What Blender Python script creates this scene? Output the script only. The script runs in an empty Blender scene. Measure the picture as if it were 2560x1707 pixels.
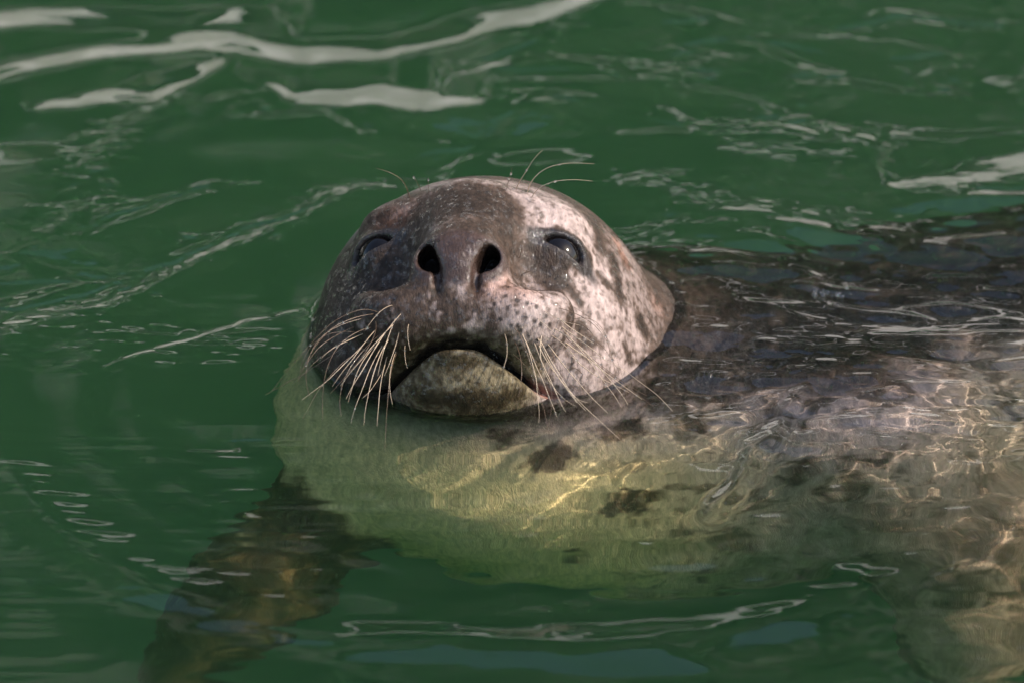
import bpy, math, random, os
import numpy as np
DBG = ''
sc = bpy.context.scene
C = sc.collection
random.seed(7); rng = np.random.RandomState(7)

# ------------------------------------------------------------------ camera
PITCH = math.radians(28)
R_ = np.array([1.0, 0, 0])                                   # right
U_ = np.array([0, math.sin(PITCH), math.cos(PITCH)])         # up in the view
W_ = np.array([0, -math.cos(PITCH), math.sin(PITCH)])        # towards the camera
DIST, MMPX = 4.0, 0.262e-3                                   # metres, metres per photo pixel at the chin
TGT = 130 * MMPX * R_ + 157 * MMPX * U_
CAM = TGT + DIST * W_
FOC = 36 * DIST / (2560 * MMPX)
cam = bpy.data.cameras.new('camera'); co = bpy.data.objects.new('camera', cam); C.objects.link(co)
co.location = CAM.tolist(); co.rotation_euler = (math.pi / 2 - PITCH, 0, 0)
cam.lens = FOC; cam.sensor_width = 36; cam.clip_end = 500; cam.clip_start = .05
cam.dof.use_dof = True; cam.dof.focus_distance = DIST; cam.dof.aperture_fstop = 5.6
sc.camera = co

# ------------------------------------------------------------------ daylight
SUN = np.array([.72, -.12, .69]); SUN = SUN / np.linalg.norm(SUN)   # direction towards the sun
sun_el = math.asin(SUN[2]); sun_rot = math.atan2(SUN[0], SUN[1])
w = bpy.data.worlds.new('World'); sc.world = w; w.use_nodes = True
nt = w.node_tree; sky = nt.nodes.new('ShaderNodeTexSky'); sky.sky_type = 'NISHITA'; sky.sun_disc = False
sky.sun_elevation = sun_el; sky.sun_rotation = sun_rot; sky.dust_density = 1.5; sky.ozone_density = .3
nt.links.new(sky.outputs[0], nt.nodes['Background'].inputs[0]); nt.nodes['Background'].inputs[1].default_value = .15
sl = bpy.data.lights.new('sun', 'SUN'); sl.energy = 2.7; sl.angle = math.radians(.5); sl.color = (1, .93, .86)
sl.cycles.is_caustics_light = True
so = bpy.data.objects.new('sun', sl); C.objects.link(so)
import mathutils
so.rotation_euler = mathutils.Vector(SUN.tolist()).to_track_quat('Z', 'Y').to_euler()
sc.view_settings.view_transform = 'Standard'; sc.view_settings.look = 'None'
sc.view_settings.gamma = 1; sc.view_settings.use_curve_mapping = False
sc.view_settings.use_white_balance = True; sc.view_settings.white_balance_temperature = 6850
sc.view_settings.exposure = 1.12
cy = sc.cycles
cy.use_denoising = True; cy.use_adaptive_sampling = True; cy.adaptive_threshold = .02; cy.max_bounces = 8; cy.diffuse_bounces = 3; cy.glossy_bounces = 3; cy.transmission_bounces = 6
cy.volume_bounces = 2; cy.transparent_max_bounces = 8; cy.sample_clamp_indirect = 4; cy.sample_clamp_direct = 0
cy.caustics_refractive = True; cy.caustics_reflective = False; cy.blur_glossy = 0
cy.volume_step_rate = 4

# ------------------------------------------------------------------ helpers
def link(name, me, mat=None, parent=None, smooth=True):
    o = bpy.data.objects.new(name, me); C.objects.link(o)
    if mat: me.materials.append(mat)
    if smooth and len(me.polygons): me.polygons.foreach_set('use_smooth', [True] * len(me.polygons))
    if parent: o.parent = parent
    return o
def mesh_np(name, V, F):
    me = bpy.data.meshes.new(name)
    V = np.ascontiguousarray(V, np.float32); F = np.ascontiguousarray(F, np.int32)
    me.vertices.add(len(V)); me.vertices.foreach_set('co', V.ravel())
    me.loops.add(F.size); me.loops.foreach_set('vertex_index', F.ravel())
    me.polygons.add(len(F)); me.polygons.foreach_set('loop_start', np.arange(0, F.size, F.shape[1], dtype=np.int32))
    me.update(calc_edges=True); me.validate()
    return me
def tag(o, label=None, cat=None, group=None, kind=None):
    for k, v in (('label', label), ('category', cat), ('group', group), ('kind', kind)):
        if v: o[k] = v
    return o
def sstep(a, b, x):
    t = np.clip((x - a) / (b - a), 0, 1); return t * t * (3 - 2 * t)
def ray(px, py):
    d = -W_ + R_ * (px - 1280) / 2560 * 36 / FOC + U_ * (853.5 - py) / 2560 * 36 / FOC
    return d / np.linalg.norm(d)
def at_z(px, py, z=0.0):
    d = ray(px, py); t = (z - CAM[2]) / d[2]; return CAM + d * t
def refr(d, n=(0, 0, 1), eta=1 / 1.333):
    n = np.array(n, float); c = -np.dot(n, d); k = 1 - eta * eta * (1 - c * c)
    return eta * d + (eta * c - math.sqrt(k)) * n
def under(px, py, z):
    """point at depth z seen through still water at this photo pixel"""
    p = at_z(px, py); r = refr(ray(px, py)); return p + r * (z / r[2])

# value noise in numpy (3-D, smooth)
_perm = rng.rand(64, 64, 64).astype(np.float32)
def vnoise(P):
    I = np.floor(P).astype(np.int32); f = (P - I).astype(np.float32); f = f * f * (3 - 2 * f)
    x, y, z = (I[:, k] % 64 for k in range(3)); x1, y1, z1 = (x + 1) % 64, (y + 1) % 64, (z + 1) % 64
    fx, fy, fz = f[:, 0], f[:, 1], f[:, 2]
    L = lambda a, b, t: a + (b - a) * t
    return L(L(L(_perm[x, y, z], _perm[x1, y, z], fx), L(_perm[x, y1, z], _perm[x1, y1, z], fx), fy),
             L(L(_perm[x, y, z1], _perm[x1, y, z1], fx), L(_perm[x, y1, z1], _perm[x1, y1, z1], fx), fy), fz) * 2 - 1
def fbm(P, o=4, g=.5):
    s = 0; a = 1; t = 0
    for k in range(o):
        s = s + a * vnoise(P * 2 ** k + 17.3 * k); t += a; a *= g
    return s / t

# ------------------------------------------------------------------ the seal as a distance field
YAW, TILT = math.radians(6), math.radians(18)
f_abc = np.array([-math.sin(YAW) * math.cos(TILT), math.sin(TILT), math.cos(YAW) * math.cos(TILT)])
x_abc = np.array([math.cos(YAW), 0, math.sin(YAW)])
u_abc = np.cross(f_abc, x_abc)
ABC = np.stack([R_, U_, W_])                                 # rows
HX, HU, HF = x_abc @ ABC, u_abc @ ABC, f_abc @ ABC           # head axes in the world
HM = np.stack([HX, HU, HF])                                  # world -> head
HC = .0106 * R_ + .057 * U_ - .083 * W_                      # skull centre
def to_head(P): return (P - HC) @ HM.T * 1000
def from_head(L): return np.asarray(L) / 1000 @ HM + HC

def ell(p, c, r):
    q = p - np.array(c, np.float32); r = np.array(r, np.float32)
    k0 = np.sqrt(((q / r) ** 2).sum(1)); k1 = np.sqrt(((q / (r * r)) ** 2).sum(1)) + 1e-9
    return k0 * (k0 - 1) / k1
def cone(p, a, b, ra, rb):
    a = np.array(a, np.float32); b = np.array(b, np.float32); ba = b - a
    h = np.clip(((p - a) @ ba) / (ba @ ba), 0, 1)
    return np.sqrt((((p - a) - h[:, None] * ba) ** 2).sum(1)) - (ra + (rb - ra) * h)
def smin(a, b, k):
    h = np.maximum(k - np.abs(a - b), 0) / k; return np.minimum(a, b) - h * h * k * .25
def smax(a, b, k): return -smin(-a, -b, k)

EYE = np.array([58., 23.5, 54.]); EYE_R = 16.6
def eye_axes():
    n = EYE / np.array([90, 88, 100.]) ** 2; n = n / np.linalg.norm(n)
    n = np.array([.60, .16, .78]); n /= np.linalg.norm(n)
    s = np.array([1, -.36, 0.]); s -= n * (s @ n); s /= np.linalg.norm(s)
    return s, np.cross(n, s), n
ES, ET, EN = eye_axes()
def mouth_y(ax): return -52 - 18.5 * sstep(8, 58, ax)

def head_sdf(L):
    ax = np.abs(L[:, 0]); p = np.stack([ax, L[:, 1], L[:, 2]], 1)
    d = ell(p, (0, 0, -12), (95, 84, 102))
    d = smin(d, ell(p, (50, -34, 10), (54, 54, 62)), 30)
    d = smin(d, cone(p, (0, -10, 36), (0, -22, 78), 62, 44), 26)
    d = smin(d, ell(p, (0, -66, 50), (50, 30, 44)), 16)                    # lower jaw
    d = smin(d, ell(p, (31, -28, 84), (43, 31, 38)), 9)                    # whisker pads
    d = smin(d, cone(p, (0, 32, 50), (0, 6, 90), 45, 31), 22)              # bridge
    d = smin(d, ell(p, (0, 2, 103), (35, 21, 20)), 7)                       # nose pad
    d = smin(d, ell(p, (26, -1, 104), (16, 17, 16)), 7)                     # nostril wings
    # hollow between bridge and eye
    d = smax(d, -ell(p, (46, 8, 100), (11, 20, 20)), 26)
    # brow
    d = smin(d, ell(p, (46, 50, 42), (26, 14, 20)), 18)
    # nostrils
    ca, sa = math.cos(.33), math.sin(.33)
    qx, qy = p[:, 0] - 19.5, p[:, 1] - 1.5
    u, v = qx * ca - qy * sa, qx * sa + qy * ca
    tube = np.sqrt(((u + .02 * v * v - .6) / 6.3) ** 2 + (v / 9.8) ** 2) - 1
    nost = np.maximum(tube * 6.3, 88 - p[:, 2])
    d = smax(d, -nost, 4)
    gx, gy = p[:, 0] - 12.5, p[:, 1] + 14
    d = smax(d, -(np.maximum(np.sqrt((gx / 2.4) ** 2 + (gy / 7) ** 2 + ((p[:, 2] - 121) / 4) ** 2) - 1, -1) * 2.6), 5)
    d = smin(d, ell(p, (0, -4, 110), (7, 15, 13.5)), 6)                     # septum
    # mouth
    m = p[:, 1] - mouth_y(ax)
    lip = np.where(m < 0, 1, 0) * 0
    cut = np.sqrt((m / 2.3) ** 2 + (np.maximum(ax - 60, 0) / 6) ** 2) - 1
    cut = np.maximum(cut * 2.3, 44 - p[:, 2] + 0 * m)
    inner = 14 + d
    d = smax(d, -np.maximum(cut, -inner), 7)
    # lower jaw recessed behind the upper lip
    # eyes
    q = p - EYE
    s, t, n = q @ ES, q @ ET, q @ EN
    d = smin(d, np.sqrt((q ** 2).sum(1)) - (EYE_R + 2.6), 9)
    op = (np.sqrt(((s + .8) / 18.5) ** 2 + ((t + .007 * s * s - .6) / 6.0) ** 2) - 1) * 6.0
    d = smax(d, -np.maximum(op, 2 - n), 2.5)
    return d
CH = None
FLIP = (((-70, 60, -205), (-136, 15, -285), (-182, -8, -380), (48, 47, 34)),
        ((260, 60, -110), (330, 10, -210), (345, -30, -330), (85, 66, 50)))
def flip_d(P, k):
    a, b, c, r = FLIP[k]; p = P * 1000
    return smin(cone(p, a, b, r[0], r[1]), cone(p, b, c, r[1], r[2]), 20)
def body_sdf(P):
    p = P * 1000
    A = (P - HC) @ ABC.T.astype(np.float32) * 1000
    d = ell(A, (6, -9, -30), (112, 104, 100))
    d = smin(d, cone(p, (30, 145, -60), (70, 150, -115), 95, 118), 30)
    d = smin(d, ell(p, (60, 125, -155), (187, 162, 152)), 60)
    d = smin(d, ell(p, (230, 130, -190), (120, 150, 130)), 60)
    d = smin(d, cone(p, (90, 145, -190), (330, 214, -222), 163, 170), 60)
    d = smin(d, cone(p, (330, 214, -222), (800, 440, -195), 172, 155), 60)
    d = smin(d, cone(p, (800, 440, -195), (1250, 640, -160), 150, 60), 60)
    # fore flippers
    for a, b, c, r in FLIP:
        f = smin(cone(p, a, b, r[0], r[1]), cone(p, b, c, r[1], r[2]), 20)
        d = smin(d, f, 30)
    # hind flippers
    d = smin(d, ell(p, (1350, 650, -150), (140, 45, 18)), 40)
    d = smin(d, ell(p, (1330, 720, -170), (140, 45, 18)), 40)
    return d
def seal(P):
    P = np.asarray(P, np.float32)
    b = body_sdf(P); L = to_head(P).astype(np.float32)
    near = (L ** 2).sum(1) < 260 ** 2
    out = b.copy()
    if near.any():
        out[near] = smin(b[near], head_sdf(L[near]), 22)
    return out / 1000

def hit(px, py, wet=False, dmax=.7):
    """first point of the seal seen at a photo pixel (optionally refracted by still water)"""
    o = at_z(px, py, .22); d = ray(px, py)
    if wet: o = at_z(px, py); d = refr(d)
    t = 0.0
    for _ in range(90):
        s = float(seal((o + d * t)[None])[0])
        if s < 2e-4: break
        t += s * .8
        if t > dmax: return None
    return o + d * t
def grad(P, e=.0006):
    g = np.stack([seal(P + np.eye(3)[k] * e) - seal(P - np.eye(3)[k] * e) for k in range(3)], 1)
    return g / (2 * e)

def axis(segs):
    out = []
    for a, b, h in segs:
        n = max(1, round((b - a) / h)); out += list(np.linspace(a, b, n, endpoint=False))
    return np.array(out + [segs[-1][1]], np.float32)
HF_ = 1 if not DBG else 1.6
GX = axis([(-.30, -.12, .006), (-.12, -.10, .003), (-.10, .135, .00125 * HF_), (.135, .16, .003), (.16, .45, .006), (.45, 1.56, .018)])
GY = axis([(-.15, -.04, .006), (-.04, .10, .00125 * HF_), (.10, .13, .0025), (.13, .5, .006), (.5, .86, .015)])
GZ = axis([(-.52, -.03, .006), (-.03, -.0, .0025), (-.0, .13, .00125 * HF_), (.13, .17, .003)])
def surface_nets():
    nx, ny, nz = len(GX), len(GY), len(GZ); B = 8
    F = np.full((nx, ny, nz), 1.0, np.float32)
    bx, by, bz = (list(range(0, n, B)) for n in (nx, ny, nz))
    cs, ix = [], []
    for i in bx:
        for j in by:
            for k in bz:
                a = (GX[i], GY[j], GZ[k]); b = (GX[min(i + B, nx - 1)], GY[min(j + B, ny - 1)], GZ[min(k + B, nz - 1)])
                cs.append([(a[q] + b[q]) / 2 for q in range(3)] + [.5 * math.dist(a, b)]); ix.append((i, j, k))
    cs = np.array(cs, np.float32); ix = np.array(ix)
    f = seal(cs[:, :3]); act = np.abs(f) < cs[:, 3] * 1.9 + .004
    for (i, j, k), fv in zip(ix[~act], f[~act]):
        F[i:i + B, j:j + B, k:k + B] = fv
    A = ix[act]
    for s in range(0, len(A), 800):
        pts, sl_ = [], []
        for i, j, k in A[s:s + 800]:
            X, Y, Z = np.meshgrid(GX[i:i + B], GY[j:j + B], GZ[k:k + B], indexing='ij')
            pts.append(np.stack([X, Y, Z], -1).reshape(-1, 3)); sl_.append((i, j, k, X.shape))
        v = seal(np.concatenate(pts)); o = 0
        for i, j, k, sh in sl_:
            n = sh[0] * sh[1] * sh[2]; F[i:i + sh[0], j:j + sh[1], k:k + sh[2]] = v[o:o + n].reshape(sh); o += n
    S = F < 0
    cnt = np.zeros((nx - 1, ny - 1, nz - 1), np.int8)
    for a in (0, 1):
        for b in (0, 1):
            for c in (0, 1): cnt += S[a:nx - 1 + a, b:ny - 1 + b, c:nz - 1 + c]
    cells = np.argwhere((cnt > 0) & (cnt < 8)); idx = np.full(cnt.shape, -1, np.int32)
    idx[tuple(cells.T)] = np.arange(len(cells))
    G = (GX, GY, GZ); acc = np.zeros((len(cells), 3)); num = np.zeros(len(cells))
    for ax in range(3):
        for a in (0, 1):
            for b in (0, 1):
                o0 = [0, 0, 0]; oth = [q for q in range(3) if q != ax]; o0[oth[0]] = a; o0[oth[1]] = b
                o1 = list(o0); o1[ax] = 1
                c0, c1 = cells + o0, cells + o1
                f0, f1 = F[tuple(c0.T)], F[tuple(c1.T)]; m = (f0 < 0) != (f1 < 0)
                t = np.where(m, f0 / np.where(m, f0 - f1, 1), 0)
                P0 = np.stack([G[q][c0[:, q]] for q in range(3)], 1); P1 = np.stack([G[q][c1[:, q]] for q in range(3)], 1)
                acc += np.where(m[:, None], P0 + (P1 - P0) * t[:, None], 0); num += m
    V = acc / num[:, None]
    quads = []
    for ax in range(3):
        oth = [q for q in range(3) if q != ax]
        s0 = [slice(None)] * 3; s1 = [slice(None)] * 3; s0[ax] = slice(0, -1); s1[ax] = slice(1, None)
        e = np.argwhere(S[tuple(s0)] != S[tuple(s1)])
        ok = (e[:, oth[0]] > 0) & (e[:, oth[1]] > 0) & (e[:, oth[0]] < S.shape[oth[0]] - 1) & (e[:, oth[1]] < S.shape[oth[1]] - 1); e = e[ok]
        inside0 = S[tuple(e.T)]
        q = []
        for da, db in ((0, 0), (-1, 0), (-1, -1), (0, -1)):
            g = e.copy(); g[:, oth[0]] += da; g[:, oth[1]] += db; q.append(idx[tuple(g.T)])
        q = np.stack(q, 1); flip = inside0 if ax != 1 else ~inside0
        q[~flip] = q[~flip][:, ::-1]; quads.append(q)
    Q = np.concatenate(quads); Q = Q[(Q >= 0).all(1)]
    for _ in range(2):                                        # pull the points onto the surface
        f = seal(V); g = grad(V); g2 = (g ** 2).sum(1)
        V = V - np.clip(f / np.maximum(g2, .2), -.001, .001)[:, None] * g
    return V, Q
import time
_t = time.time()
V, Q = surface_nets()
print('SEAL', len(V), len(Q), round(time.time() - _t, 1), flush=True)

# ------------------------------------------------------------------ coat pigment, with some sheen and shade painted in
def seg_d(P, pts):
    """distance to a chain of points"""
    d = np.full(len(P), 9.0, np.float32)
    if len(pts) == 1: return np.sqrt(((P - pts[0]) ** 2).sum(1))
    for a, b in zip(pts[:-1], pts[1:]):
        ba = b - a; h = np.clip(((P - a) @ ba) / max(ba @ ba, 1e-12), 0, 1)
        d = np.minimum(d, np.sqrt((((P - a) - h[:, None] * ba) ** 2).sum(1)))
    return d
def mark(P, pix, rad, soft=.5, wet=False, warp=None):
    pts = [hit(x, y, wet) for x, y in pix]; pts = [q for q in pts if q is not None]
    if not pts: return np.zeros(len(P), np.float32)
    d = seg_d(P, pts)
    if warp is not None: d = d + warp * rad
    return 1 - sstep(rad * (1 - soft), rad * (1 + soft), d)
def paint(V, N):
    P = V.astype(np.float32); L = to_head(P)
    n1 = fbm(P * 45, 4); n2 = fbm(P * 130 + 9, 3); n3 = fbm(P * 260 + 5, 2)
    wp = n1 * .5 + n2 * .35 + n3 * .25
    yc = .17 + (P[:, 0] - .09) * .5
    s = -(P[:, 1] - yc) * .75 - (P[:, 2] + .19) * .65 + n1 * .035
    s = s + sstep(.14, .0, P[:, 0]) * .18 - .05 * sstep(.08, .24, P[:, 0])
    W = sstep(-.045, .03, s) * .95 * (1 - .08 * sstep(.1, .2, P[:, 0]))
    head = sstep(215, 150, np.sqrt((L ** 2).sum(1))) * sstep(-.05, -.01, P[:, 2])
    W = W * (1 - head) + head * .24
    pale = lambda pix, r, a, soft=.5, wet=False: a * mark(P, pix, r, soft, wet, wp)
    def lay(W, m, v): return W + (v - W) * m
    # pale face, viewer's right
    for pix, rr, a in (([(1380, 545), (1470, 600)], .026, .9), ([(1490, 690), (1500, 790)], .036, .95), ([(1440, 900), (1560, 860)], .036, .85),
                       ([(1560, 640), (1610, 760)], .02, .6), ([(1270, 760), (1320, 870)], .036, 1.0), ([(1215, 740), (1200, 830)], .02, .62),
                       ([(1290, 930), (1380, 930)], .02, .9), ([(1130, 710), (1150, 830)], .020, .60), ([(1250, 700), (1290, 720)], .014, .8), ([(1290, 480), (1325, 490)], .008, .95),
                       ([(1010, 540), (940, 556)], .014, .60), ([(1075, 485), (1050, 492)], .005, .6), ([(1050, 850), (990, 880)], .02, .42),
                       ([(760, 850), (800, 760)], .008, .5)):
        W = lay(W, mark(P, pix, rr, .6, False, wp), a)
    chin = mark(P, [(1080, 960), (1230, 960)], .036, .4, False, wp * .5)
    W = lay(W, chin * .9, .52 + .3 * n2)
    W = lay(W, mark(P, [(1090, 563), (1220, 560)], .0075, .6, False, wp * .5), .62)  # bridge band: sky highlight on wet fur painted as pale coat
    W = lay(W, mark(P, [(865, 610), (935, 532), (1040, 472), (1120, 457), (1190, 453), (1290, 462), (1400, 500)], .0115, .7, False, wp), .72)  # crown sheen from the sky painted in as paler coat
    # dark marks
    for pix, rr, a, soft in (([(1080, 515), (1240, 525)], .021, .10, .7), ([(1180, 600), (1240, 560)], .012, .16, .6),
                       ([(1000, 750), (1000, 840), (1080, 790)], .028, .19, .8), ([(930, 800), (860, 860)], .034, .17, .6),
                       ([(930, 610), (890, 680), (820, 720)], .030, .02, .55), ([(1340, 610), (1400, 650), (1470, 650)], .0075, .05, .5), ([(1360, 585), (1420, 585), (1460, 620)], .004, .04, .6), ([(1345, 660), (1385, 715), (1430, 800)], .0065, .06, .6),  # left eye socket and right cheek fold: shade painted in dark
                       ([(1335, 620), (1400, 690), (1450, 760)], .004, .10, .8),
                       ([(1490, 560), (1500, 620)], .007, .14, .8), ([(1530, 640), (1550, 740)], .005, .1, .8),
                       ([(1600, 800), (1612, 830)], .006, .08, .6), ([(1500, 690), (1520, 710)], .004, .18, .9), ([(1655, 885), (1668, 895)], .006, .05, .5),
                       ([(1608, 905)], .005, .05, .5), ([(1650, 930)], .006, .06, .5), ([(1450, 820), (1470, 850)], .006, .2, .9),
                       ([(1560, 860), (1575, 900)], .004, .25, .9), ([(1230, 800), (1228, 830)], .004, .18, .8),
                       ([(1040, 985), (1200, 1003), (1290, 990)], .006, .12, .8), ([(1078, 700), (1088, 735)], .0035, .06, .7), ([(1182, 698), (1176, 732)], .0035, .06, .7), ([(1137, 735), (1140, 800)], .002, .2, .8)):  # grooves below the nostrils: crease shade painted as dark lines
        W = lay(W, mark(P, pix, rr, soft, False, wp * 1.2) * .93, a)
    # underwater spots on shoulder, neck and breast
    for pix, rr in (([(1680, 970), (1760, 985)], .016), ([(1625, 1000)], .012), ([(1580, 1075), (1520, 1090)], .012), ([(1400, 1135), (1340, 1150)], .012),
                    ([(1560, 1265), (1590, 1250)], .016), ([(1740, 1060)], .01), ([(2020, 1060)], .008), ([(1980, 1200), (2010, 1170)], .010),
                    ([(2120, 1140), (2200, 1150)], .010), ([(1850, 1240)], .008), ([(1260, 1100)], .014), ([(1700, 870)], .010), ([(1735, 905)], .009), ([(1660, 920)], .008),
                    ([(1430, 1390)], .010), ([(2060, 1230)], .008)):
        W = lay(W, mark(P, pix, rr * .78, .5, True, wp * 2.1) * .66, .12)
    yel = sstep(.1, .7, W) * (1 - head) * sstep(-.03, -.10, P[:, 2]) * (1 - .8 * sstep(.08, .22, P[:, 0]))  # yellowish underside, also brightened in place of light scattered under water
    # free mottling
    cell = fbm(P * 62 + 31, 3)
    W = np.where(True, W - sstep(.16, .34, cell) * (.45 * W) * np.maximum(head * .5, sstep(.04, .16, P[:, 0])), W)
    sp = fbm(P * 190 + 3, 2); W = W - sstep(.18, .5, sp) * .35 * W * np.maximum(head, sstep(.04, .16, P[:, 0]))
    W = W + (sstep(.2, .45, fbm(P * 80 + 77, 3)) * .25) * (1 - head) * (W < .3)
    caustic_blob = mark(P, [(2300, 1550), (2420, 1590)], .03, .5, True, wp)  # bright caustic on the right flipper, painted as pale coat
    hs = fbm(P * 330 + 51, 2) + .5 * fbm(P * 620 + 1, 1); W = W * (1 - head * .36 * sstep(.1, .5, hs)) + head * .10 * sstep(.1, -.5, hs)
    lm = mark(P, [(960, 860), (1060, 830), (1140, 780), (1130, 690)], .03, .7, False, wp)
    W = W + lm * .42 * sstep(-.05, .45, fbm(P * np.array([300, 160, 200]) + 91, 2)) * sstep(-.3, .25, n2)
    # flippers dark
    n0 = n1 * 14
    fl = np.maximum(sstep(16, -1, flip_d(P, 0) + n0) * sstep(-.10, -.19, P[:, 2] - P[:, 0] * .0), sstep(10, -4, flip_d(P, 1) + n0) * sstep(-.10, -.18, P[:, 2]))
    W = W * (1 - fl) + fl * (.03 + .36 * (P[:, 0] > .1) + .8 * sstep(-.02, .3, cell) * sstep(.1, .2, P[:, 0]))
    W = W * (1 - caustic_blob) + .8 * caustic_blob
    W = np.clip(W, .02, 1)
    pale_c = np.array([.365, .285, .262]); mid = np.array([.068, .046, .035]); dark = np.array([.014, .011, .009])
    t = W[:, None]
    col = np.where(t < .35, dark + (mid - dark) * (t / .35), mid + (pale_c - mid) * ((t - .35) / .65))
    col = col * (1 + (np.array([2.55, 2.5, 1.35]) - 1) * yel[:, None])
    # ochre flecks on the right cheek, brownish brow on the left
    for pix, rr, a in (([(1540, 600), (1565, 660)], .005, .6), ([(1590, 620), (1640, 760)], .008, .35), ([(1000, 550), (930, 575)], .016, .6), ([(1200, 700), (1300, 720)], .012, .4)):
        m = (mark(P, pix, rr, .7, False, wp) * a)[:, None]; col = col * (1 - m) + col * np.array([1.25, .82, .62]) * m
    m = (np.clip(chin + mark(P, [(980, 930), (1070, 870), (1200, 862), (1300, 930)], .008, .7, False), 0, 1) * .8)[:, None]; col = col * (1 + (np.array([.80, .86, .50]) - 1) * m)  # chin and lip edge tinted olive: green light off the water painted in
    fr = (sstep(5, -6, flip_d(P, 1)) * sstep(-.08, -.16, P[:, 2]))[:, None]; col = col * (1 + (np.array([1.3, 1.0, .85]) - 1) * fr)
    # whisker roots
    dots = [(1420, 900), (1535, 935), (1315, 1020), (1455, 1070), (1555, 1100), (1665, 1140), (1180, 1110), (1335, 1155), (1445, 1210), (1780, 1250),
            (1545, 1270), (1640, 1305), (1720, 1340), (1250, 1280), (1375, 1350), (1450, 1360), (1480, 1415), (1575, 1475), (1680, 1520), (1330, 1500),
            (1820, 1350), (1560, 1620), (1460, 1680), (1700, 1660), (1800, 1600), (1880, 1500), (1350, 1700), (1900, 1700), (1780, 1760)]
    dd = np.full(len(P), 9.0)
    for X, Y in dots:
        h = hit(980 + X * .2168, 520 + Y * .2168)
        if h is not None: dd = np.minimum(dd, ((P - h) ** 2).sum(1))
    m = (1 - sstep(.0011, .0021, np.sqrt(dd) + n3 * .0004))[:, None] * .85; col = col * (1 - m) + dark * m
    # bare nose, nostrils, lips and eyelids
    q = np.abs(L[:, 0])
    nose = sstep(1.12, .92, np.sqrt((L[:, 0] / 34) ** 2 + ((L[:, 1] - 1) / 19) ** 2) + wp * .15) * sstep(96, 104, L[:, 2])
    nt_ = np.array([.075, .046, .037]) * .6 * (1 + n2[:, None] * .4); a = nose[:, None] * .93
    col = col * (1 - a) + nt_ * a
    ca, sa = math.cos(.33), math.sin(.33); qx, qy = q - 19.5, L[:, 1] - 1.5; uu, vv = qx * ca - qy * sa, qx * sa + qy * ca
    a = (sstep(1.25, .95, np.sqrt(((uu + .02 * vv * vv - .6) / 6.3) ** 2 + (vv / 10.6) ** 2)) * sstep(80, 86, L[:, 2]) * sstep(125, 118, L[:, 2]))[:, None]
    col = col * (1 - a * .85) + np.array([.008, .005, .004]) * a * .85  # nostril insides near black, shade of the hollow put into the colour
    mm = np.abs(L[:, 1] - mouth_y(q)); lip = (sstep(4.2, 1.5, mm + n2 * 1.2) * sstep(64, 58, q) * sstep(40, 48, L[:, 2]))[:, None]
    pinkish = np.array([.26, .13, .10]) * sstep(38, 52, L[:, 0])[:, None] + np.array([.02, .017, .014]) * (1 - sstep(38, 52, L[:, 0])[:, None])
    col = col * (1 - lip) + pinkish * lip
    pe = np.stack([q, L[:, 1], L[:, 2]], 1) - EYE; s_, t_, n_ = pe @ ES, pe @ ET, pe @ EN
    e = np.sqrt(((s_ + .8) / 18.5) ** 2 + ((t_ + .007 * s_ * s_ - .6) / 6.0) ** 2)
    a = (sstep(1.9, 1.3, e + n3 * .2) * sstep(-4, 2, n_) * (L[:, 2] > 30))[:, None]
    col = col * (1 - a) + np.array([.028, .022, .020]) * a
    bare = np.clip(nose + a[:, 0] + lip[:, 0], 0, 1)
    return col, bare

def node(N, kind, **kw):
    n = N.nodes.new(kind)
    for k, v in kw.items():
        if k in ('operation', 'blend_type', 'data_type', 'attribute_name', 'noise_dimensions', 'musgrave_type', 'feature'): setattr(n, k, v)
        else: n.inputs[k.replace('_', ' ')].default_value = v
    return n
def material(name, base=(.5, .5, .5), rough=.6, **kw):
    m = bpy.data.materials.new(name); m.use_nodes = True; p = m.node_tree.nodes['Principled BSDF']
    p.inputs['Base Color'].default_value = (*base, 1); p.inputs['Roughness'].default_value = rough
    for k, v in kw.items(): p.inputs[k.replace('_', ' ')].default_value = v
    return m, m.node_tree, p

# ------------------------------------------------------------------ setting around the pool; hill, strip and bank added for reflections
def sheet(name, pts, mat, nx=40, ny=12, f=None):
    """a real sheet from four corners with an uneven surface"""
    a, b, c, d = (np.array(q, float) for q in pts)
    u, v = np.meshgrid(np.linspace(0, 1, nx), np.linspace(0, 1, ny)); u = u.ravel()[:, None]; v = v.ravel()[:, None]
    P = (a * (1 - u) + b * u) * (1 - v) + (d * (1 - u) + c * u) * v
    if f is not None: P = f(P)
    I = np.arange(nx * ny).reshape(ny, nx)
    F = np.stack([I[:-1, :-1], I[:-1, 1:], I[1:, 1:], I[1:, :-1]], -1).reshape(-1, 4)
    o = link(name, mesh_np(name, P, F), mat); tag(o, kind='structure'); return o
def noisy(name, c1, c2, scale, rough=.8, rng_=None):
    m, N, p = material(name, c1, rough); t = node(N, 'ShaderNodeTexNoise', Scale=scale, Detail=6.0)
    mx = node(N, 'ShaderNodeMix', data_type='RGBA'); mx.inputs[6].default_value = (*c1, 1); mx.inputs[7].default_value = (*c2, 1)
    tc = N.nodes.new('ShaderNodeTexCoord'); N.links.new(tc.outputs['Object'], t.inputs['Vector'])
    if rng_:
        q = node(N, 'ShaderNodeMapRange'); q.inputs[1].default_value, q.inputs[2].default_value = rng_; N.links.new(t.outputs['Fac'], q.inputs[0]); N.links.new(q.outputs[0], mx.inputs[0])
    else: N.links.new(t.outputs['Fac'], mx.inputs[0])
    N.links.new(mx.outputs[2], p.inputs['Base Color'])
    b = node(N, 'ShaderNodeBump', Strength=.4, Distance=.02); N.links.new(t.outputs['Fac'], b.inputs['Height']); N.links.new(b.outputs[0], p.inputs['Normal'])
    return m
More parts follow.
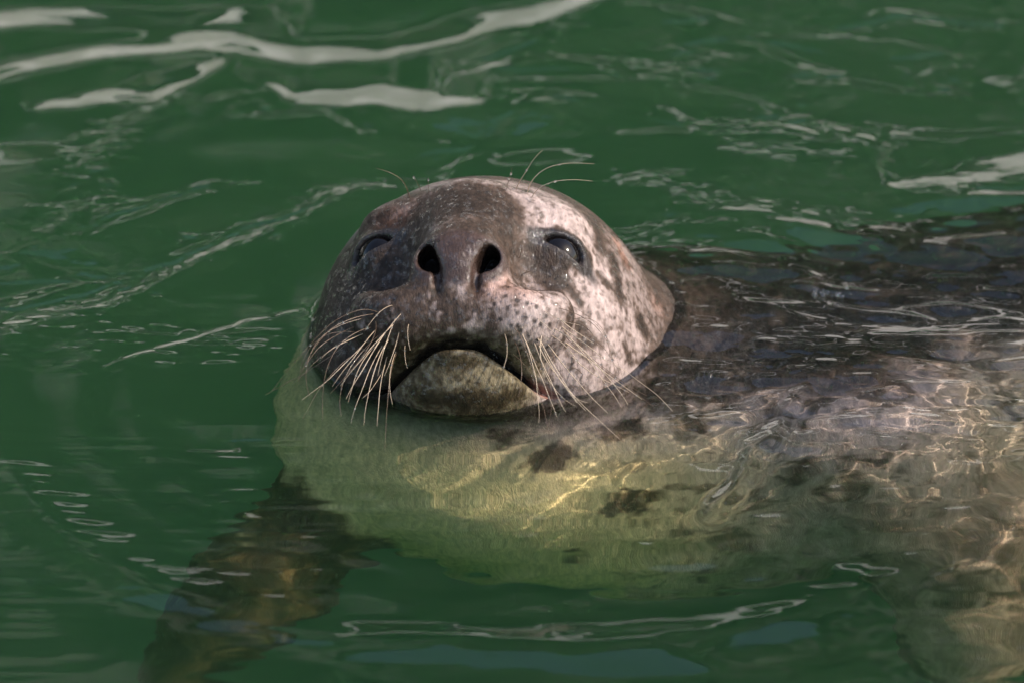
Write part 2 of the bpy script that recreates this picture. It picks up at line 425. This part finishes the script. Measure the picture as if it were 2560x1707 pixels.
WX, WY0, WY1, WZ = 5.0, -4.6, 5.0, -.8
m_conc = noisy('pale_concrete', (.84, .80, .74), (.74, .70, .64), 3, .7)
m_strip = noisy('unseen_strip_pale', (.80, .77, .72), (.70, .67, .62), 5, .9)
m_dark = noisy('unseen_dark_deck', (.10, .095, .075), (.05, .06, .035), 2.5, .9)  # unseen deck and side banks, darkened to cut fill on the face
m_hill = noisy('unseen_hill_cover', (.02, .032, .016), (.26, .25, .22), .55, .9, (.52, .62))
m_soil = noisy('gravel_ground', (.32, .29, .24), (.22, .2, .17), 2, .9)
m_floor = noisy('pool_floor_green', (.012, .052, .028), (.008, .040, .022), 1.2, .9)
sheet('ground', [(-90, -90, -1.6), (90, -90, -1.6), (90, 90, -1.6), (-90, 90, -1.6)], m_soil, 4, 4)
m_bank = noisy('unseen_bank_pale', (.88, .84, .77), (.50, .47, .41), .9, .8, (.35, .6))
sheet('unseen_bank', [(-16, WY1, -.3), (16, WY1, -.3), (16, WY1 + 3.2, 1.3), (-16, WY1 + 3.2, 1.3)], m_bank, 60, 8,  # unseen bank, pale and sloped to brighten reflections on the water
      lambda P: P + np.stack([0 * P[:, 0], 0 * P[:, 0], .05 * np.sin(P[:, 0] * 1.7) + .03 * np.sin(P[:, 0] * 4.1 + P[:, 1])], 1))
def hilly(P):
    n = fbm(P * .8, 4); return P + np.stack([0 * n, -.6 * n, .5 * n], 1)
sheet('unseen_hillside', [(-30, WY1 + 3.0, .9), (30, WY1 + 3.0, .9), (30, WY1 + 8, 12), (-30, WY1 + 8, 12)], m_hill, 160, 50, hilly)  # unseen hill added to darken and mottle the water's reflections
sheet('unseen_strip', [(-30, WY1 + 3.15, 2.75), (30, WY1 + 3.15, 2.75), (30, WY1 + 3.45, 3.1), (-30, WY1 + 3.45, 3.1)], m_strip, 60, 4)  # unseen pale strip added to draw bright reflection lines on the water
sheet('deck', [(-WX - 14, -18, .12), (WX + 14, -18, .12), (WX + 14, WY0 + .0, .12), (-WX - 14, WY0 + .0, .12)], m_dark, 4, 4)
for sx in (-1, 1):
    sheet('side_bank', [(sx * WX, WY0, .06), (sx * (WX + 14), WY0, .5), (sx * (WX + 14), WY1 + 3, .9), (sx * WX, WY1, .06)], m_dark, 8, 8)
sheet('pool_floor', [(-WX, WY0, WZ + .01), (WX, WY0, WZ + .01), (WX, WY1, WZ + .01), (-WX, WY1, WZ + .01)], m_floor, 30, 30)

# ------------------------------------------------------------------ the water
def poly_sd(X, Y, poly):
    """signed distance (inside positive) of a closed outline on the water"""
    P = np.array(poly); d = np.full(X.shape, 1e9); ins = np.zeros(X.shape, bool)
    for (x0, y0), (x1, y1) in zip(P, np.roll(P, -1, 0)):
        ex, ey = x1 - x0, y1 - y0; wx, wy = X - x0, Y - y0
        h = np.clip((wx * ex + wy * ey) / max(ex * ex + ey * ey, 1e-12), 0, 1)
        d = np.minimum(d, (wx - ex * h) ** 2 + (wy - ey * h) ** 2)
        c = ((y0 <= Y) & (y1 > Y)) | ((y1 <= Y) & (y0 > Y))
        ins ^= c & (X < x0 + (Y - y0) / (y1 - y0 + 1e-12) * (x1 - x0))
    return np.sqrt(d) * np.where(ins, 1, -1)
K = 2560 / 2352
def onwater(pts): return [tuple(at_z(x * K, y * K)[:2]) for x, y in pts]
#            outline seen on the water (photo at 2352 wide),  slope, edge width (m)
FEAT = [
 ([(-60, 165), (110, 105), (260, 62), (420, 50), (560, 58), (700, 48), (900, 45), (1050, 12), (1250, -6), (1400, -10), (1230, 45), (1000, 82), (850, 100), (700, 122), (560, 112), (480, 85), (300, 88), (100, 138), (-40, 178)], -.21, .012),
 ([(-80, 5), (200, -30), (600, -30), (640, 30), (420, 34), (250, 22), (60, 30), (-80, 40)], -.21, .014),
 ([(575, 165), (650, 163), (700, 178), (800, 173), (870, 160), (900, 183), (980, 195), (960, 208), (1080, 236), (960, 250), (880, 232), (800, 230), (690, 226), (668, 200), (600, 182)], -.21, .005),
 ([(90, 236), (250, 188), (330, 158), (485, 143), (400, 190), (340, 216), (240, 222)], -.21, .006),
 ([(1745, 98), (1765, 78), (2000, 80), (2150, 93), (2185, 102), (2125, 150), (2135, 188), (2070, 188), (1880, 186), (1895, 165), (1800, 130)], .115, .010),
 ([(1500, 20), (1640, 45), (1560, 110), (1625, 122), (1560, 165), (1585, 200), (1750, 225), (1805, 262), (1800, 282), (1885, 300), (1900, 280), (2010, 314), (2035, 285), (2200, 280), (2420, 262), (2430, -40), (1500, -40)], -.115, .010),
 ([(-30, 700), (180, 632), (60, 602), (30, 580), (220, 450), (215, 412), (170, 400), (270, 280), (400, 213), (470, 226), (550, 213), (600, 262), (760, 255), (830, 300), (1100, 320), (1120, 270), (1210, 240), (1000, 400), (800, 420), (500, 560), (200, 700), (-30, 760)], -.115, .008),
 ([(200, 522), (250, 478), (505, 403), (490, 430), (400, 452), (208, 542)], .115, .006),
 ([(180, 695), (330, 602), (560, 500), (700, 455), (820, 410), (700, 480), (560, 530), (300, 645), (230, 690)], .115, .006),
 ([(1090, 130), (1180, 82), (1262, 68), (1235, 130), (1110, 152)], -.115, .006),
 ([(1130, 158), (1300, 135), (1385, 142), (1452, 186), (1300, 190), (1150, 185)], -.115, .006),
 ([(1200, 215), (1480, 232), (1600, 287), (1585, 302), (1400, 300), (1300, 250)], -.115, .006),
 ([(700, 442), (735, 412), (760, 410), (712, 445)], -.10, .002), ([(765, 412), (800, 392), (812, 394), (778, 418)], -.10, .002),
 ([(2060, 412), (2180, 380), (2260, 350), (2400, 320), (2400, 372), (2240, 385), (2120, 400)], -.20, .006),
 ([(2210, 420), (2240, 405), (2400, 405), (2400, 445), (2230, 440)], -.115, .005),
 ([(1880, 60), (2050, 20), (2310, 30), (2300, 45), (2100, 40), (2000, 60)], -.115, .006),

 ([(228, 842), (330, 800), (440, 765), (560, 712), (690, 696), (690, 705), (570, 722), (440, 776), (330, 812)], -.215, .0015),
 ([(2095, 1340), (2170, 1305), (2240, 1280), (2185, 1314)], -.215, .0015), ([(560, 1440), (700, 1445), (840, 1452), (800, 1462), (640, 1456)], -.21, .002),
 ([(1900, 668), (2100, 672), (2352, 700), (2420, 745), (2200, 722), (2000, 700)], -.205, .004),
 ([(440, 1022), (550, 1020), (552, 1028), (440, 1027)], -.21, .0015), ([(1490, 668), (1560, 650), (1640, 632), (1645, 640), (1560, 662)], -.21, .0015),
]
def waves(X, Y):
    """height of the water, built from its slopes; X, Y are a regular grid (rows = Y)"""
    Pn = np.stack([X.ravel(), Y.ravel(), 0 * X.ravel()], 1)
    N = lambda sx, sy, ph, o=3: fbm(Pn * np.array([sx, sy, 1]) + ph, o).reshape(X.shape)
    wx, wy = N(26, 34, 3) * .007 + N(60, 90, 8, 2) * .003, N(26, 34, 13) * .005 + N(70, 90, 18, 2) * .0025
    sl_ = np.zeros(X.shape); st_ = np.zeros(X.shape); Hl = np.zeros(X.shape)
    for pts, s, e in FEAT:
        sd = poly_sd(X + wx, Y + wy, onwater(pts))
        if abs(s) < .13:                                     # a crease running along the outline
            w_ = e * 1.05; gy_ = np.gradient(sd, axis=0) / np.maximum(np.gradient(Y, axis=0), 1e-5)
            Hl += -.125 * (.9 + .4 * N(9, 9, 33, 1)) * w_ * .886 * np.tanh(sd / w_ * 1.15) * np.exp(-(sd / .022) ** 2) * np.tanh(3 * gy_); continue
        if e > .002: sl_ += s * sstep(-e, e, sd + .5 * e + (.008 if e < .007 else .004))
        else: st_ += s * sstep(-e, e, sd)
    # integrate the slope away from the camera, letting it leak back to level
    H = np.zeros(X.shape); h = np.zeros(X.shape[1]); g = h.copy(); y = Y[:, 0]
    for i in range(1, len(y)):
        dy = y[i] - y[i - 1]; h = (h + dy * (sl_[i] + sl_[i - 1]) / 2) * math.exp(-dy / .22)
        g = (g + dy * (st_[i] + st_[i - 1]) / 2) * math.exp(-dy / .03)
        for q in (h, g): q[1:-1] += .3 * (q[2:] - 2 * q[1:-1] + q[:-2])
        H[i] = h + g
    H += Hl; far = sstep(.02, .14, Y)
    H += .0042 * N(7, 11, 40, 2) * (.5 + far) + .0002 * N(24, 42, 50, 2) * (.15 + far)
    # rings pushed out by the head
    r = np.sqrt((X - .035) ** 2 + ((Y - .03) * 1.0) ** 2); th = np.arctan2(Y - .03, X - .035)
    rr = r + .012 * N(5, 5, 60, 2)
    front = sstep(.25, -.12, Y)
    for r0, a, w_ in ((.345, .0040, .022), (.285, .0006, .012), (.25, .0005, .010), (.42, .0010, .03)):
        H += a * np.exp(-((rr - r0) / w_) ** 2) * front * (.75 + .4 * N(6, 6, 70 + r0 * 10, 1))
    # fine wrinkles across the front, restless water over the back
    H += .00014 * N(10, 120, 80, 2) * sstep(.02, -.08, Y) + .0011 * N(20, 40, 150, 2) * sstep(.05, -.03, Y) * sstep(-.26, -.14, X) + .00030 * N(9, 130, 84, 2) * sstep(-.04, -.10, X) * sstep(.0, -.06, Y) * sstep(-.28, -.22, Y)
    back = sstep(.10, .17, X) * sstep(-.12, -.02, Y) * sstep(.36, .24, Y)
    H += back * (.0034 * N(24, 52, 90, 2) + .0004 * N(75, 150, 95, 2) + .0034 * N(12, 25, 97, 2))
    a0, a1 = at_z(2050, 930)[:2], at_z(1790, 1290)[:2]; ba = a1 - a0; L_ = np.hypot(*ba)
    ux, uy = ba / L_; tx = (X - a0[0]) * ux + (Y - a0[1]) * uy; tn = -(X - a0[0]) * uy + (Y - a0[1]) * ux + N(30, 30, 140, 2) * .006
    H += .0036 * np.exp(-(tn / .0085) ** 2) * sstep(-.02, .03, tx) * sstep(L_ + .03, L_ - .02, tx)  # ridge added to focus the sun into a bright line below
    lee = sstep(.02, .12, X) * sstep(.14, .22, Y) * sstep(.46, .33, Y)
    H += lee * .00022 * N(60, 150, 99, 2)
    lft = sstep(-.08, -.14, X) * sstep(.02, .06, Y) * sstep(.2, .12, Y); H += lft * .0004 * N(50, 140, 120, 2)
    return H
SP = .0014 if not DBG else .0022
vx = np.arange(-.40, .44, SP); vy = np.arange(-.46, .86, SP)
ox = lambda a, b, n: np.linspace(a, b, n)
gx = np.concatenate([-.40 - np.cumsum(.004 * 1.32 ** np.arange(18))[::-1], vx, vx[-1] + np.cumsum(.004 * 1.32 ** np.arange(18))])
gy = np.concatenate([-.46 - np.cumsum(.004 * 1.32 ** np.arange(18))[::-1], vy, vy[-1] + np.cumsum(.004 * 1.32 ** np.arange(18))])
gx = np.clip(gx, -WX, WX); gy = np.clip(gy, WY0, WY1)
gx = np.unique(gx); gy = np.unique(gy); gx = np.concatenate([[-WX], gx[gx > -WX + .02], [] if gx[-1] >= WX else [WX]]); gy = np.concatenate([[WY0], gy[gy > WY0 + .02], [] if gy[-1] >= WY1 else [WY1]])
X, Y = np.meshgrid(gx, gy)
_t = time.time()
H = waves(X, Y)
edge = sstep(WX, 1.5, np.abs(X)) * sstep(WY0, -1.5, Y) * sstep(WY1, 1.8, Y); H *= edge
# meniscus where the water meets the coat
near = (X > -.2) & (X < .5) & (Y > -.1) & (Y < .45)
dpt = np.stack([X[near], Y[near], H[near]], 1); ds = seal(dpt)
H[near] += .0022 * np.exp(-np.maximum(ds, 0) / .0042)
print('WATER', H.shape, round(time.time() - _t, 1), float(H.min()), float(H.max()), flush=True)
ny_, nx_ = X.shape
VW = np.stack([X, Y, H], -1).reshape(-1, 3); I = np.arange(ny_ * nx_).reshape(ny_, nx_)
FW = np.stack([I[:-1, :-1], I[:-1, 1:], I[1:, 1:], I[1:, :-1]], -1).reshape(-1, 4)
rim = np.concatenate([I[0, :], I[1:, -1], I[-1, -2::-1], I[-2:0:-1, 0]])
VB = VW[rim].copy(); VB[:, 2] = WZ; b0 = len(VW); n = len(rim)
FS = np.stack([rim, b0 + np.arange(n), b0 + (np.arange(n) + 1) % n, np.roll(rim, -1)], 1)
bi = {int(v): b0 + k for k, v in enumerate(rim)}
me = mesh_np('water', np.vstack([VW, VB]), np.vstack([FW, FS]))
bm_ = None
import bmesh
bm = bmesh.new(); bm.from_mesh(me); bm.verts.ensure_lookup_table(); bm.faces.new([bm.verts[b0 + k] for k in range(n)][::-1]); bm.normal_update(); bm.to_mesh(me); bm.free()
me.polygons.foreach_set('use_smooth', [i < len(FW) for i in range(len(me.polygons))])
m_wat, N, p = material('pool_water', (1, 1, 1), 0.0, IOR=1.333, Transmission_Weight=1.0)
vs = N.nodes.new('ShaderNodeVolumeScatter'); vs.inputs['Color'].default_value = (.45, .95, .50, 1); vs.inputs['Anisotropy'].default_value = .0
va = N.nodes.new('ShaderNodeVolumeAbsorption'); va.inputs['Color'].default_value = (.52, .90, .28, 1)
ad = N.nodes.new('ShaderNodeAddShader'); N.links.new(vs.outputs[0], ad.inputs[0]); N.links.new(va.outputs[0], ad.inputs[1])
N.links.new(ad.outputs[0], N.nodes['Material Output'].inputs['Volume'])
g = N.nodes.new('ShaderNodeNewGeometry'); sx = N.nodes.new('ShaderNodeSeparateXYZ'); N.links.new(g.outputs['Position'], sx.inputs[0])
lt = node(N, 'ShaderNodeMath', operation='LESS_THAN'); lt.inputs[1].default_value = .05; N.links.new(sx.outputs[2], lt.inputs[0])
for q, k in ((vs, .28), (va, .60)):
    mm = node(N, 'ShaderNodeMath', operation='MULTIPLY'); mm.inputs[1].default_value = k; N.links.new(lt.outputs[0], mm.inputs[0]); N.links.new(mm.outputs[0], q.inputs['Density'])
water = link('water', me, m_wat, smooth=False); tag(water, kind='structure'); water.cycles.is_caustics_caster = True

# ------------------------------------------------------------------ the seal
m_coat, N, p = material('wet_seal_coat', rough=.42)
at = N.nodes.new('ShaderNodeAttribute'); at.attribute_name = 'coat'
bt = N.nodes.new('ShaderNodeAttribute'); bt.attribute_name = 'bare'
tc = N.nodes.new('ShaderNodeTexCoord'); mp = N.nodes.new('ShaderNodeMapping'); mp.inputs['Scale'].default_value = (1, .35, .45); N.links.new(tc.outputs['Object'], mp.inputs['Vector'])
t1 = node(N, 'ShaderNodeTexNoise', Scale=900.0, Detail=3.0); N.links.new(mp.outputs[0], t1.inputs['Vector'])
t2 = node(N, 'ShaderNodeTexNoise', Scale=260.0, Detail=5.0, Roughness=.65); N.links.new(mp.outputs[0], t2.inputs['Vector'])
mr = node(N, 'ShaderNodeMapRange'); mr.inputs[3].default_value = .70; mr.inputs[4].default_value = 1.26; mr.inputs[1].default_value = .3; mr.inputs[2].default_value = .7
N.links.new(t2.outputs['Fac'], mr.inputs[0])
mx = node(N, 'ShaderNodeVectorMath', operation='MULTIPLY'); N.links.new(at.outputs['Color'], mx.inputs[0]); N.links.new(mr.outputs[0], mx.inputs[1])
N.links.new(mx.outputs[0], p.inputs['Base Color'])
ms = node(N, 'ShaderNodeMath', operation='ADD'); N.links.new(t1.outputs['Fac'], ms.inputs[0]); N.links.new(t2.outputs['Fac'], ms.inputs[1])
bp = node(N, 'ShaderNodeBump', Strength=.6, Distance=.0011); N.links.new(ms.outputs[0], bp.inputs['Height']); N.links.new(bp.outputs[0], p.inputs['Normal'])
rg = node(N, 'ShaderNodeMapRange'); rg.inputs[3].default_value = .46; rg.inputs[4].default_value = .24; N.links.new(bt.outputs['Fac'], rg.inputs[0]); N.links.new(rg.outputs[0], p.inputs['Roughness'])
p.inputs['Specular IOR Level'].default_value = .08; p.inputs['Coat Roughness'].default_value = .06
cw = node(N, 'ShaderNodeMapRange'); cw.inputs[3].default_value = .05; cw.inputs[4].default_value = .42; N.links.new(bt.outputs['Fac'], cw.inputs[0]); 
t3 = node(N, 'ShaderNodeTexNoise', Scale=300.0, Detail=3.0); N.links.new(tc.outputs['Object'], t3.inputs['Vector'])
b3 = node(N, 'ShaderNodeBump', Strength=1.0, Distance=.0022); t4 = node(N, 'ShaderNodeTexNoise', Scale=210.0, Detail=4.0, Roughness=.7); N.links.new(tc.outputs['Object'], t4.inputs['Vector'])
wr = node(N, 'ShaderNodeMapRange'); wr.inputs[1].default_value = .51; wr.inputs[2].default_value = .62; wr.inputs[4].default_value = 1.0; N.links.new(t4.outputs['Fac'], wr.inputs[0])
wa = node(N, 'ShaderNodeMath', operation='ADD'); N.links.new(wr.outputs[0], wa.inputs[0]); N.links.new(cw.outputs[0], wa.inputs[1]); N.links.new(wa.outputs[0], p.inputs['Coat Weight'])
N.links.new(t3.outputs['Fac'], b3.inputs['Height']); N.links.new(b3.outputs[0], p.inputs['Coat Normal'])
_t = time.time()
g_ = grad(V); g_ /= np.linalg.norm(g_, axis=1)[:, None] + 1e-9
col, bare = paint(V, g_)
print('PAINT', round(time.time() - _t, 1), flush=True)
root = bpy.data.objects.new('seal', None); C.objects.link(root); root.location = (.2, .2, -.2); root.empty_display_size = .05
RL = np.array([.2, .2, -.2])
tag(root, 'grey seal with raised spotted head and long whiskers floating in the green water', 'seal')
me = mesh_np('body', V - RL, Q)
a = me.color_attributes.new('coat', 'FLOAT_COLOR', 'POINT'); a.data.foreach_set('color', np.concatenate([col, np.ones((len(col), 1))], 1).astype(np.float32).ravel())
a = me.attributes.new('bare', 'FLOAT', 'POINT'); a.data.foreach_set('value', bare.astype(np.float32))
body = link('body', me, m_coat, root); body.cycles.is_caustics_receiver = True

# eyes
m_eye, N, p = material('dark_wet_eye', (.003, .002, .002), .06, IOR=1.38)
for s in (1, -1):
    bm = bmesh.new(); bmesh.ops.create_uvsphere(bm, u_segments=40, v_segments=24, radius=EYE_R / 1000)
    me = bpy.data.meshes.new('eye'); bm.to_mesh(me); bm.free()
    e = link('eye', me, m_eye, root); e.location = (from_head(EYE * [s, 1, 1]) - RL).tolist()

# whiskers
m_wh, N, p = material('pale_whisker', (.44, .33, .23), .3, Coat_Weight=.3)
m_whd, N, p = material('brown_whisker', (.12, .07, .04), .3, Coat_Weight=.3)
def tube(pts, r0, r1, k=6):
    P = np.array(pts); n = len(P); V_, F_ = [], []
    T = np.gradient(P, axis=0); T /= np.linalg.norm(T, axis=1)[:, None]
    a = np.cross(T, W_); a /= np.linalg.norm(a, axis=1)[:, None] + 1e-9; b = np.cross(T, a)
    for i in range(n):
        r = r0 + (r1 - r0) * i / (n - 1)
        for j in range(k):
            t = 2 * math.pi * j / k; V_.append(P[i] + r * (math.cos(t) * a[i] + math.sin(t) * b[i]))
    for i in range(n - 1):
        for j in range(k): F_.append([i * k + j, i * k + (j + 1) % k, (i + 1) * k + (j + 1) % k, (i + 1) * k + j])
    return np.array(V_), np.array(F_)
def on_plane(px, py, c):
    d = ray(px, py); o = CAM - TGT; t = (c - o @ W_ + 0) / (d @ W_) if abs(d @ W_) > 1e-9 else 0
    return CAM + d * ((c - (CAM - TGT) @ W_) / (d @ W_))
Z1 = lambda x, y: (720 + x * .4337, 380 + y * .4337)
WHISK = [  # root, mid, tip in the zoomed photo; extra reach towards the camera (m); tone; thickness
 ((1350, 1050), (1425, 1280), (1450, 1570), .02, 0, 1.1), ((1370, 1090), (1470, 1320), (1560, 1535), .02, 0, .9), ((1420, 1100), (1500, 1290), (1610, 1510), .018, 0, 1.2),
 ((1450, 1080), (1570, 1290), (1710, 1495), .018, 0, 1.3), ((1500, 1110), (1650, 1300), (1840, 1505), .015, 0, 1.3), ((1540, 1020), (1740, 1180), (1960, 1450), .01, 0, 1.2),
 ((1600, 1100), (1790, 1240), (2035, 1415), .01, 0, 1.3), ((1560, 960), (1650, 1030), (1760, 1110), .008, 0, 1.4), ((1500, 1200), (1560, 1300), (1660, 1440), .012, 0, 1.0),
 ((1640, 1180), (1780, 1290), (1960, 1380), .01, 0, 1.0), ((1310, 1100), (1345, 1230), (1335, 1400), .02, 1, .8), ((1250, 1050), (1262, 1150), (1240, 1255), .02, 0, .7),
 ((1620, 980), (1760, 1060), (1810, 1290), .012, 1, .7), ((1560, 900), (1800, 1040), (1890, 1310), .014, 1, .7), ((1700, 1060), (1800, 1110), (1900, 1260), .01, 1, .6),
 ((1640, 1240), (1700, 1290), (1660, 1380), .01, 1, .6), ((1520, 1060), (1600, 1120), (1690, 1230), .01, 0, 1.0), ((1440, 960), (1500, 1010), (1570, 1060), .01, 0, .8),
 ((1580, 1010), (1700, 1100), (1830, 1200), .01, 0, 1.2), ((1480, 920), (1560, 960), (1680, 1000), .01, 0, .7), ((1680, 1130), (1830, 1250), (2100, 1460), .01, 1, .6),
 ((600, 1000), (470, 1140), (300, 1345), .03, 0, 1.0), ((580, 1080), (490, 1290), (440, 1570), .03, 0, 1.1), ((570, 1180), (530, 1380), (520, 1580), .03, 0, 1.0),
 ((622, 1150), (590, 1290), (605, 1450), .03, 0, .9), ((560, 1040), (430, 1250), (335, 1420), .03, 0, 1.0), ((500, 1030), (400, 1150), (250, 1345), .03, 0, .9),
 ((430, 1050), (300, 1110), (190, 1190), .025, 0, .9), ((490, 935), (220, 1050), (60, 1330), .03, 1, .8), ((430, 960), (150, 1120), (125, 1420), .03, 1, .7),
 ((480, 1010), (250, 1180), (200, 1540), .03, 1, .7), ((520, 1060), (330, 1290), (310, 1520), .03, 1, .7), ((650, 935), (560, 1040), (500, 1130), .02, 0, .7),
 ((600, 885), (520, 930), (450, 1030), .02, 0, .6), ((695, 995), (690, 1060), (706, 1140), .012, 0, .7), ((675, 1115), (672, 1180), (690, 1245), .012, 0, .7),
 ((540, 1120), (440, 1330), (370, 1560), .03, 0, .9), ((460, 1080), (270, 1270), (80, 1430), .03, 0, .8), ((380, 1010), (200, 1110), (90, 1250), .03, 1, .8),
 ((640, 1040), (600, 1180), (560, 1290), .02, 0, .7), ((350, 1080), (240, 1140), (20, 1340), .03, 1, .7), ((500, 1120), (400, 1260), (350, 1440), .03, 0, .8),
 ((440, 1120), (230, 1300), (80, 1540), .03, 1, .6), ((560, 1220), (500, 1340), (430, 1420), .03, 0, .8), ((620, 960), (560, 1120), (520, 1290), .02, 0, .8),
 ((1315, 215), (1380, 100), (1470, -5), .03, 0, 1.0), ((1380, 232), (1500, 90), (1765, 66), .02, 0, 1.0), ((1405, 262), (1530, 170), (1760, 170), .02, 0, .9),
 ((1258, 220), (1275, 150), (1290, 90), .02, 1, .5), ((700, 262), (640, 150), (515, 90), .02, 1, .9), ((765, 222), (745, 180), (720, 135), .01, 1, .6), ((812, 240), (806, 195), (806, 150), .01, 1, .6),
 ((1335, 610), (1345, 570), (1342, 540), .006, 1, .6), ((1350, 705), (1400, 690), (1430, 700), .008, 1, .6), ((1365, 790), (1430, 805), (1480, 835), .008, 1, .7)]
drops = []
for w_ in list(WHISK[:44]):
    if rng.rand() < (.9 if w_[0][0] > 1100 else .35) and abs(w_[2][1] - w_[0][1]) > 220:
        j = lambda p_, a: (p_[0] + rng.uniform(-a, a), p_[1] + rng.uniform(-a, a))
        WHISK.append((j(w_[0], 60), j(w_[1], 75), j((w_[0][0] + (w_[2][0] - w_[0][0]) * 1.12, w_[0][1] + (w_[2][1] - w_[0][1]) * 1.12), 110), w_[3] * rng.uniform(.6, 1.2), int(rng.rand() < .6), w_[5] * rng.uniform(.5, .8)))
for rt, md, tp, reach, tone, th in WHISK:
    h = hit(*Z1(*rt))
    if h is None: h = hit(Z1(*rt)[0], Z1(*rt)[1] + 25)
    if h is None: continue
    c0 = (h - TGT) @ W_
    A, M_, B = h, on_plane(*Z1(*md), c0 + reach * .75), on_plane(*Z1(*tp), c0 + reach)
    cc = 2 * M_ - (A + B) / 2; ts = np.linspace(0, 1, 18)[:, None]
    pts = (1 - ts) ** 2 * A + 2 * ts * (1 - ts) * cc + ts ** 2 * B
    pts = pts + np.stack([vnoise(pts * 60 + 5 + k * 9) for k in range(3)], 1) * .0012 * ts
    Vt, Ft = tube(pts, .00031 * th, .0001)
    link('whisker', mesh_np('whisker', Vt - RL, Ft), m_whd if tone else m_wh, root)
    for k in range(rng.randint(0, 4)):
        drops.append((pts[rng.randint(2, 17)] + rng.randn(3) * .0001, rng.uniform(.0004, .0009)))
# water beads on whiskers and coat
for _ in range(220):
    q = Z1(rng.uniform(1150, 1750), rng.uniform(700, 1350)) if rng.rand() < .7 else Z1(rng.uniform(400, 1150), rng.uniform(500, 1100))
    h = hit(*q)
    if h is not None and h[2] > .004: drops.append((h, rng.uniform(.0003, .0007)))
bm = bmesh.new()
for c_, r_ in drops:
    bmesh.ops.create_icosphere(bm, subdivisions=2, radius=r_, matrix=mathutils.Matrix.Translation(c_.tolist()))
me = bpy.data.meshes.new('water_droplets'); bm.to_mesh(me); bm.free()
m_dr, N, p = material('droplet_water', (1, 1, 1), 0.0, IOR=1.333, Transmission_Weight=1.0)
dr = link('water_droplets', me, m_dr)
tag(dr, 'tiny clear water beads clinging to the whiskers and muzzle of the seal', 'water droplets', kind='stuff')
print('N', len(sc.objects), round(time.time() - _t, 1), flush=True)

# a few bubbles riding on the water over the back
bm = bmesh.new()
for k in range(13):
    q = at_z(2050 + rng.uniform(-20, 95), 716 + rng.uniform(-12, 12)); rad = rng.uniform(.0008, .0022)
    i_, j_ = np.searchsorted(gy, q[1]), np.searchsorted(gx, q[0]); hz = float(H[i_, j_])
    bmesh.ops.create_icosphere(bm, subdivisions=2, radius=rad, matrix=mathutils.Matrix.Translation((q[0], q[1], hz + rad * .35)))
me = bpy.data.meshes.new('bubbles'); bm.to_mesh(me); bm.free()
m_bub, N, p = material('bubble_film', (1, 1, 1), .0, IOR=1.2, Transmission_Weight=1.0, Coat_Weight=1.0, Coat_Roughness=.05)
tag(link('bubbles', me, m_bub), 'small clear bubbles riding on the water above the dark back of the seal', 'bubbles', kind='stuff')
